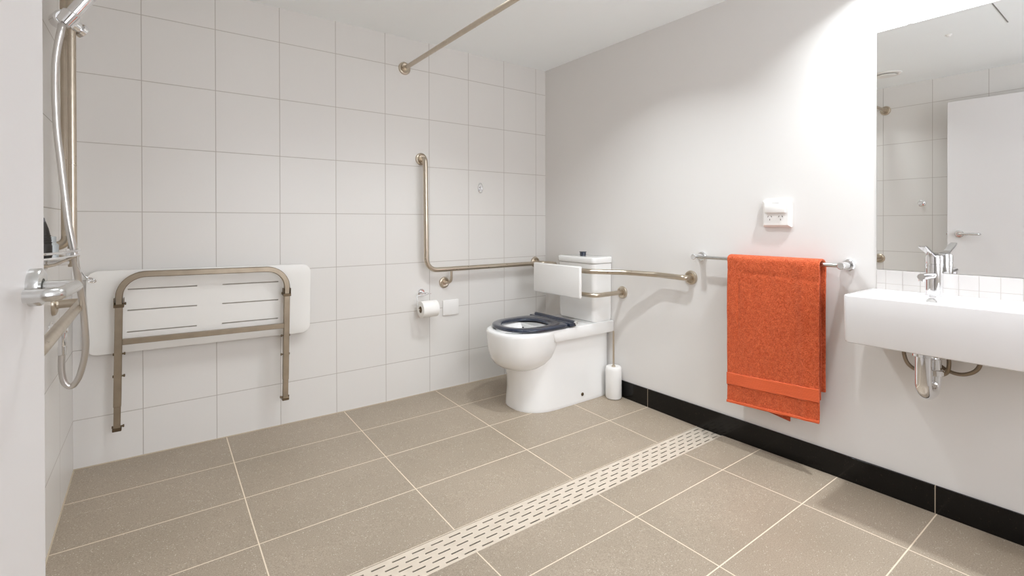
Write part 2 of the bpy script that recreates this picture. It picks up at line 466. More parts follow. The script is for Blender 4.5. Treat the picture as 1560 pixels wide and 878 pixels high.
add_lathe(bm, c1 + Vector((-.018, .02, .002)), Vector((-.3, 1, .1)), [(-.028, .020), (-.024, .0255), (.04, .0255), (.045, .020)], 24)
bm.transform(S0m); obj('handset_holder', bm, m_chrome, sr)

sh = thing('hand_shower', 'chrome hand shower in its holder with a long looping silver hose', 'shower head', tuple(c1))
K0 = Matrix.Translation(-c1)
bm = NB()
P1 = c1 + hd * .02; hp = [P1 + hd * d for d in (0, .05, .12, .18)] + [P1 + hd * .205 + Vector((.012, -.002, 0))]
add_tube(bm, hp, [.0195, .0205, .019, .018, .017], 24)
bm.transform(K0); obj('handle', bm, m_chrome, sh)
bm = NB(); fd = Vector((.75, -.1, -.65)).normalized(); hc = P1 + hd * .23
add_lathe(bm, hc - fd * .022, fd, [(0, .012), (.006, .03), (.018, .048), (.034, .050), (.038, .046), (.038, .002)], 36); bm.transform(K0); obj('spray_head', bm, m_chrome, sh)
hose = [tuple(c1 - hd * .03), (-.242, 2.105, 1.757), (-.255, 2.116, 1.679), (-.260, 2.128, 1.619), (-.262, 2.144, 1.537), (-.259, 2.150, 1.434), (-.252, 2.150, 1.351), (-.243, 2.150, 1.243), (-.233, 2.150, 1.133), (-.221, 2.155, 1.045), (-.212, 2.175, .951), (-.205, 2.21, .868), (-.202, 2.24, .785), (-.2015, 2.27, .700), (-.212, 2.295, .629), (-.228, 2.312, .575), (-.246, 2.320, .552), (-.263, 2.320, .567), (-.2705, 2.320, .606), (-.271, 2.320, .648), (-.2695, 2.320, .675)]
bm = NB(); add_tube(bm, spline(hose, 6), .0100, 16); bm.transform(K0); obj('hose', bm, m_hose, sh)
bm = NB(); add_lathe(bm, (-.269, 2.32, .667), (0, 0, 1), [(0, .0105), (.002, .0125), (.03, .0125), (.032, .011), (.034, .0112), (.062, .0112)], 20); bm.transform(K0); obj('hose_nut', bm, m_chrome, sh)
wo = thing('shower_wall_outlet', 'small chrome elbow on the tiled wall where the shower hose ends', 'hose outlet', (XL, 2.32, .755))
bm = NB(); W0 = Matrix.Translation(Vector((-XL, -2.32, -.755)))
add_lathe(bm, (XL, 2.32, .757), (1, 0, 0), [(0, .030), (.004, .030), (.008, .024), (.008, .002)], 28); bm.transform(W0); obj('cover_plate', bm, m_chrome, wo)
bm = NB(); add_tube(bm, fillet([(XL + .004, 2.32, .757), (-.269, 2.32, .757), (-.269, 2.32, .727)], [.012], 6), .0125, 18); add_lathe(bm, (-.272, 2.32, .757), (1, 0, 0), [(0, .016), (.014, .016), (.018, .012), (.018, .001)], 20)
bm.transform(W0); obj('elbow', bm, m_chrome, wo)

# soap shelf with wire rim
sf = thing('shower_soap_shelf', 'small chrome corner soap shelf clamped on the shower riser bar', 'shelf', (-.25, 2.1, 1.03))
F0 = Matrix.Translation(Vector((.25, -2.1, -1.03)))
bm = NB()
outl = [(-.298, 1.90), (-.262, 1.90), (-.235, 1.955), (-.212, 2.07), (-.205, 2.16), (-.207, 2.195), (-.222, 2.20), (-.298, 2.20)]
f0 = [Vector((x, y, 1.026)) for x, y in outl]; f1 = [Vector((x, y, 1.031)) for x, y in outl]
add_rings(bm, [f0, f1]); bm.transform(F0); obj('tray', bm, m_chrome, sf)
bm = NB(); rim = [Vector((x, y, 1.043)) for x, y in outl[:-1]]
add_tube(bm, [Vector((-.298, 1.90, 1.020))] + fillet(rim, .02, 5) , .0038, 10); bm.transform(F0); obj('rim_wire', bm, m_chrome, sf)
bm = NB(); add_tube(bm, fillet([(-.296, 1.91, 1.008), (-.262, 1.92, 1.006), (-.245, 1.98, 1.008), (-.226, 2.10, 1.018), (-.21, 2.17, 1.026)], [.02, .02, .02], 5), .0045, 10); bm.transform(F0); obj('support_wire', bm, m_steel, sf)
bm = NB(); add_box(bm, (-.245, 2.196, 1.012), (-.214, 2.238, 1.048), .004, 2); bm.transform(F0); obj('clamp', bm, m_chrome, sf)
bm = NB(); add_tube(bm, spline([(-.21, 2.13, 1.024), (-.207, 2.11, .995), (-.200, 2.1, .980), (-.190, 2.1, .962), (-.182, 2.1, .953)], 6), .0018, 8)
lp = [(-.182 + .0105 * (1 - math.cos(t)) , 2.1 + .004 * math.sin(2 * t), .948 + .007 * math.sin(t) - .003 * (1 - math.cos(t))) for t in [2 * PI * k / 20 for k in range(21)]]
add_tube(bm, lp, .0018, 8); lp2 = [(a + (.171 + a) * -.4, b + .003, (c - .945) * .55 + .945) for a, b, c in lp]; add_tube(bm, lp2, .0014, 8)
bm.transform(F0); o = obj('hook', bm, m_chrome, sf); o['label'] = 'thin curled wire hook hanging under the shelf'

bt = thing('shampoo_bottle', 'dark conical bottle standing on the soap shelf half behind the door edge', 'bottle', (-.270, 1.975, 1.031))
bm = NB(); add_lathe(bm, (0, 0, 0), (0, 0, 1), [(0, .019), (.003, .0205), (.034, .0205), (.036, .0195), (.06, .0175), (.085, .013), (.105, .007)], 28); obj('bottle_body', bm, m_black, bt)
bm = NB(); add_lathe(bm, (0, 0, .105), (0, 0, 1), [(0, .0072), (.004, .0055), (.012, .0045), (.0135, .0015)], 20); obj('cap', bm, plain('bottle_tip', srgb(90, 86, 90), .3), bt)
for k in range(4):
    bm = NB(); rz = .042 + .007 * k; a, b = (.0200 - .0009 * k), 0
    add_lathe(bm, (0, 0, rz), (0, 0, 1), [(0, a - .0008), (.001, a + .0006), (.0025, a + .0006), (.0035, a - .0012)], 24); obj('grip_ring', bm, m_black, bt)
b2 = thing('small_bottle', 'small pale bottle top showing above the soap shelf behind the rail', 'bottle', (-.277, 2.19, 1.031))
bm = NB(); add_lathe(bm, (0, 0, 0), (0, 0, 1), [(0, .015), (.002, .0165), (.03, .0165), (.036, .011), (.040, .0095)], 20); obj('bottle_body', bm, m_clear, b2)
bm = NB(); add_lathe(bm, (0, 0, .040), (0, 0, 1), [(0, .0105), (.016, .0105), (.018, .009), (.018, .001)], 20); obj('cap', bm, m_clear, b2)

# ------------------------------------------------------------------ fold-down shower seat
st = thing('fold_down_shower_seat', 'white slotted shower seat folded up against the tiled wall on a stained steel frame', 'shower seat', (.21, YB, .70))
st.rotation_euler = (0, math.radians(.95), 0)
O = Matrix.Translation(Vector((-.21, -YB, -.70)))
def board(bm, x0, x1, z0, z1, yf, th, r, holes):
    xs = sorted({x0, x0 + r, x1 - r, x1, *[h[0] for h in holes], *[h[1] for h in holes]})
    zs = sorted({z0, z0 + r, z1 - r, z1, *[h[2] for h in holes], *[h[3] for h in holes]})
    V = {}
    def v(x, z):
        k = (round(x, 5), round(z, 5))
        if k not in V: V[k] = bm.verts.new((x, yf, z))
        return V[k]
    for i in range(len(xs) - 1):
        for j in range(len(zs) - 1):
            a, b, c, d = xs[i], xs[i + 1], zs[j], zs[j + 1]
            cxs = 'l' if b <= x0 + r + 1e-6 else 'r' if a >= x1 - r - 1e-6 else ''
            czs = 'b' if d <= z0 + r + 1e-6 else 't' if c >= z1 - r - 1e-6 else ''
            if cxs and czs:
                cx = x0 + r if cxs == 'l' else x1 - r; cz = z0 + r if czs == 'b' else z1 - r
                sx = -1 if cxs == 'l' else 1; sz = -1 if czs == 'b' else 1
                pts = [v(cx + sx * r * math.cos(PI / 2 * k / 8), cz + sz * r * math.sin(PI / 2 * k / 8)) for k in range(9)]
                bm.faces.new([v(cx, cz)] + pts); continue
            if any(a >= h[0] - 1e-6 and b <= h[1] + 1e-6 and c >= h[2] - 1e-6 and d <= h[3] + 1e-6 for h in holes): continue
            bm.faces.new((v(a, c), v(b, c), v(b, d), v(a, d)))
    fs = bm.faces[:]
    e = bmesh.ops.extrude_face_region(bm, geom=fs)
    bmesh.ops.translate(bm, vec=(0, th, 0), verts=[q for q in e['geom'] if isinstance(q, bmesh.types.BMVert)])
    bmesh.ops.recalc_face_normals(bm, faces=bm.faces)
holes = []
for z in (.824, .7275, .628):
    holes += [(-.109, .160, z - .0028, z + .0028), (.267, .526, z - .0028, z + .0028)]
bm = NB(); board(bm, -.2535, .690, .535, .913, 2.838, .022, .045, holes)
es = [e for e in bm.edges if len(e.link_faces) == 2 and e.calc_face_angle(0) > 1.0 and all(v.co.x < -.2 or v.co.x > .6 or v.co.z < .54 or v.co.z > .905 for v in e.verts)]
bmesh.ops.bevel(bm, geom=es, offset=.004, segments=2, affect='EDGES', profile=.5)
bm.transform(O); obj('seat_board', bm, m_board, st, 30)
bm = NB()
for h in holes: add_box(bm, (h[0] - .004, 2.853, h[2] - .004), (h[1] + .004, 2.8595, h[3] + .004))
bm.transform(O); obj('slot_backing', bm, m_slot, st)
yc = 2.795
up = fillet([(-.137, yc, .69), (-.137, yc, .896), (.5585, yc, .896), (.5585, yc, .69)], [.098, .098], 12)
bm = NB(); add_sweep(bm, up, .027, .027, (0, 1, 0)); bm.transform(O); obj('upper_frame', bm, m_frame, st)
bm = NB(); add_box(bm, (-.124, yc - .012, .581), (.546, yc + .012, .606), .002, 1); bm.transform(O); obj('cross_bar', bm, m_frame, st)
for x in (-.137, .5585):
    bm = NB(); add_box(bm, (x - .014, yc - .014, .306), (x + .014, yc + .014, .762), .002, 1); add_box(bm, (x - .0125, yc - .0125, .212), (x + .0125, yc + .0125, .306), .0015, 1)
    bm.transform(O); lg = obj('leg', bm, m_frame, st)
    bm = NB(); add_box(bm, (x - .0165, yc - .016, .198), (x + .0165, yc + .016, .214), .002, 1); bm.transform(O); obj('foot_cap', bm, m_bolt, lg)
    s = 1 if x < 0 else -1
    for z in (.766, .541, .442, .216):
        bm = NB(); add_lathe(bm, (x - s * .016, yc, z), (s, 0, 0), [(0, .004), (.036, .004), (.036, .0065), (.041, .0065), (.042, .004)], 10); add_lathe(bm, (x - s * .0185, yc, z), (s, 0, 0), [(0, .0055), (.004, .0065)], 10)
        bm.transform(O); obj('bolt', bm, m_bolt, lg)
    bm = NB(); add_box(bm, (x - .0185, yc - .0145, .752), (x - .0155, yc + .018, .792), .0008, 1); add_box(bm, (x + .0155, yc - .0145, .752), (x + .0185, yc + .018, .792), .0008, 1); add_box(bm, (x - .0185, yc - .017, .750), (x + .0185, yc - .0145, .764), .0008, 1)
    bm.transform(O); obj('hinge_bracket', bm, m_bolt, st)
for x in (.06, .36):
    bm = NB(); add_box(bm, (x - .012, yc + .012, .886), (x + .012, 2.8385, .906), .002, 1); bm.transform(O); obj('board_mount', bm, m_frame, st)
    bm = NB(); add_box(bm, (x - .015, 2.8598, .56), (x + .015, 2.8895, .60), .002, 1); bm.transform(O); obj('wall_bracket', bm, m_frame, st)

# ------------------------------------------------------------------ toilet
TY = 2.375
def sup(n, cx, cy, af, ab, b, nf, nb, z):
    out = []
    for k in range(n):
        t = 2 * PI * k / n; c, s = math.cos(t), math.sin(t)
        if c >= 0: x = cx + ab * abs(c) ** (2 / nb); y = b * (1 if s >= 0 else -1) * abs(s) ** (2 / nb)
        else: x = cx - af * abs(c) ** (2 / nf); y = b * (1 if s >= 0 else -1) * abs(s) ** (2 / nf)
        out.append(Vector((x, cy + y, z)))
    return out
tl = thing('toilet', 'white close-coupled toilet against the painted wall in the far corner', 'toilet', (2.1, TY, 0))
T0 = Matrix.Translation(Vector((-2.1, -TY, 0)))
bm = NB(); n = 72
# bowl: outer shell up to the rim and down inside
sec = [(.248, 1.80, .07, .06, .07, 2, 2), (.253, 1.80, .105, .100, .115, 2, 2.1), (.266, 1.80, .135, .135, .142, 2.1, 2.2), (.286, 1.80, .162, .190, .163, 2.1, 2.2), (.32, 1.80, .182, .222, .180, 2.2, 2.3), (.37, 1.80, .194, .240, .190, 2.2, 2.4), (.42, 1.80, .199, .245, .195, 2.2, 2.5), (.46, 1.80, .201, .25, .196, 2.25, 2.8), (.476, 1.80, .200, .27, .195, 2.25, 3), (.4835, 1.80, .196, .27, .191, 2.25, 3), (.486, 1.80, .190, .265, .186, 2.25, 3),
       (.486, 1.80, .155, .19, .145, 2.2, 2.2), (.480, 1.80, .148, .184, .138, 2.2, 2.2), (.46, 1.80, .147, .180, .137, 2.1, 2.2), (.42, 1.80, .128, .150, .12, 2.1, 2.1), (.36, 1.82, .11, .12, .10, 2, 2), (.31, 1.84, .08, .08, .07, 2, 2), (.285, 1.85, .03, .03, .03, 2, 2)]
add_rings(bm, [sup(n, cx, TY, af, ab, b, nf, nb, z) for z, cx, af, ab, b, nf, nb in sec])
# pedestal
ped = [(.0, .177, 1.735), (.006, .179, 1.733), (.02, .178, 1.735), (.12, .170, 1.742), (.20, .164, 1.735), (.27, .162, 1.715), (.33, .163, 1.72), (.43, .163, 1.78)]
add_rings(bm, [sup(n, 1.95, TY, 1.95 - xf, XR - .004 - 1.95, w, 2.3, 9, z) for z, w, xf in ped])
# deck between bowl and wall
dk = []
for z, w, x0 in ((.412, .180, 1.93), (.414, .188, 1.925), (.42, .1905, 1.92), (.478, .1905, 1.90), (.4845, .188, 1.90), (.486, .184, 1.90)):
    dk.append(rrect(x0, XR - .003, TY - w, TY + w, z, .012))
add_rings(bm, dk)
bm.transform(T0); pan = obj('pan', bm, m_ceramic, tl, 40)
bm = NB(); add_lathe(bm, (2.158, TY - .1755, .052), (0, -1, 0), [(0, .0105), (.003, .0105), (.0055, .008), (.006, .001)], 20); bm.transform(T0); obj('fixing_cap', bm, m_bolt, pan)
bm = NB(); add_lathe(bm, (1.80, TY + .0, .312), (.2, 0, 1), [(0, .035), (.001, .035), (.001, .001)], 24)
bm.transform(T0); obj('water', bm, plain('bowl_water', srgb(190, 196, 198), .03), pan)
bm = NB(); bmesh.ops.create_uvsphere(bm, u_segments=16, v_segments=10, radius=1, matrix=Matrix.Translation((1.908, 2.482, .449)) @ Matrix.Diagonal((.009, .007, .013, 1))); bm.transform(T0); obj('flush_jet', bm, m_dark, pan)
# seat
bm = NB(); n = 96
def outer(k): return sup(n, 1.85, TY + .003, .205, .215, .204, 2.25, 7, 0)[k]
O1 = sup(n, 1.85, TY + .003, .205, .215, .202, 2.25, 6, 0); I1 = sup(n, 1.83, TY + .003, .137, .150, .128, 2.1, 2.3, 0)
rings = []
for j in range(20):
    ph = 2 * PI * j / 20; w = (1 + math.copysign(abs(math.cos(ph)) ** .7, math.cos(ph))) / 2
    zz = .5005 + .0125 * math.copysign(abs(math.sin(ph)) ** .8, math.sin(ph))
    rings.append([I1[k].lerp(O1[k], w) + Vector((0, 0, zz)) for k in range(n)])
add_rings(bm, rings, closed=True); bm.transform(T0); seat = obj('seat', bm, m_navy, tl, 50); seat['label'] = 'dark navy open seat'
bm = NB(); add_box(bm, (2.035, TY - .196, .492), (2.088, TY + .202, .5135), .004, 3); add_lathe(bm, (2.085, TY - .190, .512), (0, 1, 0), [(0, .0125), (.39, .0125)], 20); bm.transform(T0); obj('hinge_bar', bm, m_navy, seat)
for s in (-1, 1):
    bm = NB(); yy = TY + .003 + s * .192
    add_lathe(bm, (2.085, yy, .512), (0, s, 0), [(0, .0125), (.012, .0125), (.014, .010), (.014, .006), (.010, .006), (.010, .001)], 24); add_lathe(bm, (2.085, yy - s * .02, .4865), (0, 0, 1), [(0, .016), (.004, .016), (.006, .009), (.02, .009)], 20); bm.transform(T0); obj('hinge', bm, m_chrome, seat)
# cistern
CX0, CY0, CY1 = 2.257, 2.194, 2.544
bm = NB(); add_rings(bm, [rrect(CX0 + d, XR - .003, CY0 + d2, CY1 - d2, z, .028) for z, d, d2 in ((.486, .014, .012), (.490, .009, .008), (.505, .006, .005), (.70, .003, .003), (.862, .001, .001), (.864, .003, .003))])
bm.transform(T0); cis = obj('cistern', bm, m_ceramic, tl, 40)
bm = NB(); add_rings(bm, [rrect(CX0 - .004 + d, XR - .002, CY0 - .004 + d, CY1 + .004 - d, z, .03) for z, d in ((.866, .004), (.868, .001), (.871, 0), (.897, 0), (.902, .002), (.905, .007), (.906, .012))])
bm.transform(T0); obj('cistern_lid', bm, m_ceramic, tl, 40)
bm = NB(); add_lathe(bm, (2.35, 2.387, .905), (0, 0, 1), [(0, .020), (.006, .020), (.0065, .021), (.024, .022), (.0275, .025), (.030, .0245), (.030, .001)], 28); bm.transform(T0); o = obj('flush_button', bm, m_navy, tl); o['label'] = 'raised navy push button'

# toilet brush
br = thing('toilet_brush', 'white toilet brush holder standing beside the toilet at the skirting', 'toilet brush', (2.374, 2.135, .002))
bm = NB(); add_lathe(bm, (0, 0, 0), (0, 0, 1), [(0, .040), (.003, .0475), (.012, .051), (.185, .051), (.196, .0495), (.203, .045), (.204, .040), (.200, .012)], 40); obj('holder', bm, m_white, br)
bm = NB(); add_lathe(bm, (0, 0, .001), (0, 0, 1), [(0, .041), (.004, .048), (.006, .048)], 32); obj('base_ring', bm, m_satin, br)
bm = NB(); add_tube(bm, [(0, 0, .19), (0, 0, .43)], .0062, 14); add_lathe(bm, (0, 0, .195), (0, 0, 1), [(0, .013), (.012, .012), (.016, .007)], 20); obj('brush_handle', bm, m_steel, br)

# toilet roll holder, roll, blank plate, hooks
tp = thing('toilet_roll_holder', 'small chrome wire toilet roll holder on the tiled wall', 'toilet roll holder', (1.385, YB, .678))
P0 = Matrix.Translation(Vector((-1.385, -YB, -.678)))
bm = NB(); add_lathe(bm, (1.385, YB, .682), (0, -1, 0), [(0, .023), (.008, .023), (.012, .019), (.012, .008), (.035, .007)], 28); bm.transform(P0); obj('wall_mount', bm, m_chrome, tp)
bm = NB(); yT = 2.815
add_tube(bm, fillet([(1.425, yT + .028, .676), (1.330, yT + .024, .668), (1.330, yT, .585), (1.476, yT, .585)], [.008, .012], 6), .0035, 10); bm.transform(P0); obj('wire_arm', bm, m_chrome, tp)
bm = NB(); add_lathe(bm, (1.392, yT + .028, .675), (1, 0, 0), [(0, .009), (.014, .009), (.016, .006), (.03, .0035), (.04, .0035)], 16); add_tube(bm, [(1.385, YB - .03, .682), (1.385, yT + .024, .676)], .006, 12); bm.transform(P0); obj('pivot', bm, m_chrome, tp)
tr = thing('toilet_roll', 'white toilet paper roll on the chrome holder', 'toilet roll', (1.400, yT, .583))
bm = NB(); seg = 48
prof = [(-.054, .052), (-.055, .050), (-.055, .021), (.055, .021), (.055, .050), (.054, .052)]
rg = [[Vector((d, r * math.cos(2 * PI * k / seg), r * math.sin(2 * PI * k / seg))) for k in range(seg)] for d, r in prof]
add_rings(bm, rg, closed=True); obj('paper', bm, m_paper, tr, 40)
bm = NB(); rg = [[Vector((d, r * math.cos(2 * PI * k / seg), r * math.sin(2 * PI * k / seg))) for k in range(seg)] for d, r in [(-.0555, .0212), (-.0555, .0195), (.0555, .0195), (.0555, .0212)]]
add_rings(bm, rg, closed=True); obj('cardboard_core', bm, m_card, tr)
pl = thing('blank_wall_plate', 'blank white cover plate on the tiles right of the toilet roll', 'cover plate', (1.60, YB, .563))
bm = NB(); add_box(bm, (-.060, -.004, -.050), (.060, 0, .050), .0015, 1); obj('back_box', bm, m_white, pl)
bm = NB(); add_box(bm, (-.060, -.0105, -.050), (.060, -.004, .050), .003, 2); obj('face_plate', bm, m_white, pl)

def robe_hook(base, ax, label):
    t = thing('robe_hook', label, 'hook', base)
    a = Vector(ax)
    bm = NB(); add_lathe(bm, (0, 0, 0), a, [(0, .027), (.003, .027), (.005, .024), (.005, .001)], 32); obj('back_plate', bm, m_chrome, t)
    bm = NB(); add_lathe(bm, a * .005, a, [(0, .008), (.022, .007), (.026, .013), (.031, .014), (.034, .011), (.034, .001)], 24); obj('peg', bm, m_chrome, t)
    return t
t1 = thing('robe_hook', 'oval chrome hook plate alone on the tiles above the toilet', 'hook', (1.8415, YB, 1.377))
bm = NB(); prof = []
for z, s, d in ((0, 1, 0), (0, 1, -.005), (0, .85, -.008), (0, .80, -.006), (0, .05, -.006)):
    prof.append([Vector((.021 * s * math.cos(2 * PI * k / 32), d, .036 * s * math.sin(2 * PI * k / 32))) for k in range(32)])
add_rings(bm, prof); obj('back_plate', bm, m_chrome, t1)
bm = NB(); add_tube(bm, fillet([(0, -.004, .012), (0, -.020, .004), (0, -.020, -.020), (0, -.03, -.012)], [.008, .006], 5), .004, 12); obj('peg', bm, m_chrome, t1)
robe_hook((XL, 1.251, 1.287), (1, 0, 0), 'round chrome hook on the left tiled wall, seen only in the mirror')

# ------------------------------------------------------------------ power point
pw = thing('power_point', 'white double power point with hinged cover above the towel rail', 'socket', (XR, 1.140, 1.1725))
X = lambda d: -d
bm = NB()
rgs = [(0, 0), (.012, 0), (.020, .007), (.022, .010)]
add_rings(bm, [[Vector((-d, y, z)) for y, z in ((-.066 + i, -.0645 + i), (.066 - i, -.0645 + i), (.066 - i, .0645 - i), (-.066 + i, .0645 - i))] for d, i in rgs]); obj('face_plate', bm, m_white, pw, 20)
bm = NB(); add_box(bm, (-.034, -.047, .004), (-.020, .049, .049), .003, 2); obj('switch_cover', bm, m_white, pw)
bm = NB(); add_box(bm, (-.029, -.018, .0495), (-.022, .018, .0555), .002, 2); obj('cover_latch', bm, plain('grey_white_plastic', srgb(214, 210, 205), .4), pw)
for cy in (.029, -.022):
    bm = NB()
    for sy, sz, rot in ((.008, .004, .5), (-.008, .004, -.5), (0, -.011, 0)):
        q = NB(); add_box(q, (-.0226, -.0014, -.004), (-.0205, .0014, .004)); q.transform(Matrix.Translation((0, cy + sy, -.018 + sz)) @ Matrix.Rotation(rot, 4, 'X'))
        me = bpy.data.meshes.new('t'); q.to_mesh(me); q.free(); bm.from_mesh(me); bpy.data.meshes.remove(me)
    obj('socket_holes', bm, plain('socket_hole', srgb(110, 100, 96), .6), pw)

# ------------------------------------------------------------------ towel rail and towel
RX, RZ = 2.375, .943
rl = thing('towel_rail', 'chrome towel rail on the painted wall below the power point', 'towel rail', (XR, 1.19, RZ))
Q0 = Matrix.Translation(Vector((-XR, -1.19, -RZ)))
bm = NB(); add_tube(bm, [(RX, 1.545, RZ), (RX, .835, RZ)], .0095, 18); bm.transform(Q0); obj('bar', bm, m_satin, rl)
for y in (1.545, .840):
    bm = NB(); add_lathe(bm, (XR, y, RZ), (-1, 0, 0), [(0, .026), (.010, .026), (.014, .022), (.014, .016), (.050, .0155), (.088, .0155), (.090, .013), (.090, .001)], 32); bm.transform(Q0); obj('wall_mount', bm, m_chrome, rl)
tw = thing('bath_towel', 'bright orange towel hanging folded over the towel rail', 'towel', (RX, 1.14, RZ))
def fold(y, z, seed, wav):
    f = noise.noise(Vector((y * 7 + seed, z * 3, seed))) * wav + noise.noise(Vector((y * 26, z * 14, seed + 5))) * wav * .35
    if wav > .004:
        g = lambda d, s_: math.exp(-(d / s_) ** 2)
        f -= .0035 * g(y - 1.287, .006) * min(1, max(0, (.90 - z) * 12)) * min(1, max(0, (z - .52) * 8))      # pressed crease on the left
        f -= .0030 * g(z - (.880 + (y - 1.13) * .03), .005)                                            # line below the fold
        f += .0045 * g(y - .985 - (z - .6) * .02, .022) * (1 if z > .3 else z / .3)
    return f
def sheet(y0, y1, prof, bottomf, th, seed, mat, name, parent, ny=90, wav=.004, fr=1.0, backbottom=None):
    """prof(t) path over the rail: t<0 front hanging length, t>0 back"""
    bm = NB(); V = []
    for j in range(len(prof)):
        row = []
        for i in range(ny + 1):
            u = i / ny; y = y0 + (y1 - y0) * u
            x, z, w, side = prof[j]
            if side == 0: zz = bottomf(y) + (RZ - bottomf(y)) * z
            elif side == 2: b = (backbottom or bottomf)(y); zz = b + (RZ - b) * z
            else: zz = z
            nz = fold(y, zz, seed, wav) * w
            yy = y + noise.noise(Vector((seed, zz * 5, u * 2))) * .003 * w
            row.append(bm.verts.new((x - nz * (1 if side != 2 else -1) - RX, yy - 1.14, zz - RZ)))
        V.append(row)
    for j in range(len(V) - 1):
        for i in range(ny): bm.faces.new((V[j][i], V[j][i + 1], V[j + 1][i + 1], V[j + 1][i]))
    o = obj(name, bm, mat, parent, 180)
    s = o.modifiers.new('thick', 'SOLIDIFY'); s.thickness = th; s.offset = 0
    b = o.modifiers.new('round', 'BEVEL'); b.width = th * .35; b.segments = 2; b.limit_method = 'ANGLE'; b.angle_limit = 1.0
    return o
def prof_over(xf, xb, r, nf=70, nb=40):
    P = []
    for k in range(nf): P.append((xf, k / nf, 1, 0))
    xm = (xf + xb) / 2; rr = (xb - xf) / 2
    for k in range(13):
        a = PI * k / 12; P.append((xm - rr * math.cos(a), RZ + r * math.sin(a), .35, 1))
    for k in range(nb - 1, -1, -1): P.append((xb, k / nb, .7, 2))
    return P
ff = lambda y: .218 + (1.35 - y) / .43 * .028
def wid(y): return y
outer_s = sheet(1.347, .920, prof_over(2.347, 2.412, .020), ff, .010, 3.1, m_towel, 'terry_front', tw, wav=.005, backbottom=lambda y: .35 + .02 * math.sin(y * 9))
inner_s = sheet(1.330, .934, prof_over(2.3605, 2.3995, .0135), lambda y: .30, .009, 8.7, m_towel_in, 'terry_inner_fold', tw, wav=.002, backbottom=lambda y: .33)
bkc = lambda y: .196 + max(0, (y - 1.06)) / .14 * .020 + (max(0, y - 1.2)) * .15
P = [(2.392, k / 40, .6, 0) for k in range(41)]
cor = sheet(1.300, 1.062, P[:36], bkc, .008, 5.3, m_towel_in, 'terry_back_corner', tw, ny=40, wav=.002)
# woven band and hem, slightly proud of the front face
def strip(z0f, z1f, name, mat, x, th, nz=14, ny=60):
    bm = NB(); V = []
    for j in range(nz + 1):
        row = []
        for i in range(ny + 1):
            y = 1.3475 + (.9195 - 1.3475) * i / ny; zz = z0f(y) + (z1f(y) - z0f(y)) * j / nz; seed = 3.1; wav = .005
            nzv = fold(y, zz, seed, wav)
            yy = y + noise.noise(Vector((seed, zz * 5, (i / ny) * 2))) * .003
            row.append(bm.verts.new((x - nzv - RX, yy - 1.14, zz - RZ)))
        V.append(row)
    for j in range(nz):
        for i in range(ny): bm.faces.new((V[j][i], V[j][i + 1], V[j + 1][i + 1], V[j + 1][i]))
    o = obj(name, bm, mat, tw, 180); s = o.modifiers.new('thick', 'SOLIDIFY'); s.thickness = th; s.offset = 0
    return o
o = strip(lambda y: ff(y) + .090, lambda y: ff(y) + .150, 'woven_band', m_band, 2.3405, .003); o['label'] = 'flat ribbed band across the towel'
strip(lambda y: ff(y) - .001, lambda y: ff(y) + .011, 'hem', m_band, 2.3412, .004, 4)

# ------------------------------------------------------------------ mirror and splashback
MT, MB_, MY0, MY1 = 1.923, .9335, .737, .12
mr = thing('wall_mirror', 'large frameless rectangular mirror above the basin', 'mirror', (XR, (MY0 + MY1) / 2, MB_))
bm = NB(); add_box(bm, (-.005, MY1 - (MY0 + MY1) / 2, 0), (0, MY0 - (MY0 + MY1) / 2, MT - MB_))
me = bpy.data.meshes.new('glass'); bmesh.ops.recalc_face_normals(bm, faces=bm.faces)
for f in bm.faces: f.material_index = 0 if f.normal.x < -.9 else 1
bm.to_mesh(me); bm.free(); link('glass', me, [m_mirror, m_mirror_edge], mr, smooth=False)
for z in (.0, MT - MB_):
    for y in (-.2, .2):
        bm = NB(); add_box(bm, (-.0052, y - .006, z - .0015 if z > 0 else -.0025), (0, y + .006, z + .0025 if z > 0 else .0015), .0005, 1); obj('clip', bm, m_chrome, mr)
bm = NB(); add_box(bm, (XR - .006, .0, .850), (XR, .7375, .9318), .0008, 1)
struct('trim_3', bm, m_splash, 'strip of small white square tiles between basin and mirror', 'splashback')

# ------------------------------------------------------------------ basin
BX0, BX1, BY0, BY1, BT, BB = 2.140, XR - .0062, .03, .757, .851, .667
bs = thing('wall_basin', 'long white rectangular wall-hung basin under the mirror', 'basin', (XR, .54, .75))
Z0 = Matrix.Translation(Vector((-XR, -.54, -.75)))
bm = NB()
rg = [rrect(BX0 + d, BX1, BY0 + d, BY1 - d, z, r) for z, d, r in ((BB, .020, .015), (BB, .008, .018), (BB + .003, .003, .018), (BB + .010, .001, .016), (BT - .006, 0, .012), (BT - .002, .0015, .011), (BT, .005, .009))]
rg += [rrect(2.172 + d, 2.338 - d, .335 + d, .722 - d, z, max(.006, r)) for z, d, r in ((BT, 0, .022), (BT - .003, .003, .021), (BT - .02, .006, .022), (BT - .085, .014, .03), (BT - .098, .024, .03), (BT - .102, .05, .025))]
add_rings(bm, rg); bm.transform(Z0); bowl = obj('bowl', bm, m_basin, bs, 40)
bm = NB(); add_lathe(bm, (2.3325, .535, .829), (-1, 0, 0), [(-.004, .016), (0, .0165), (.003, .016), (.0035, .0145), (.003, .012), (.0015, .0115), (.0015, .001)], 28); bm.transform(Z0); obj('overflow_ring', bm, m_satin, bowl)
bm = NB(); add_lathe(bm, (2.252, .54, .7488), (0, 0, 1), [(0, .030), (.002, .030), (.004, .026), (.003, .018), (.003, .001)], 28); bm.transform(Z0); obj('waste_plug', bm, m_chrome, bowl)

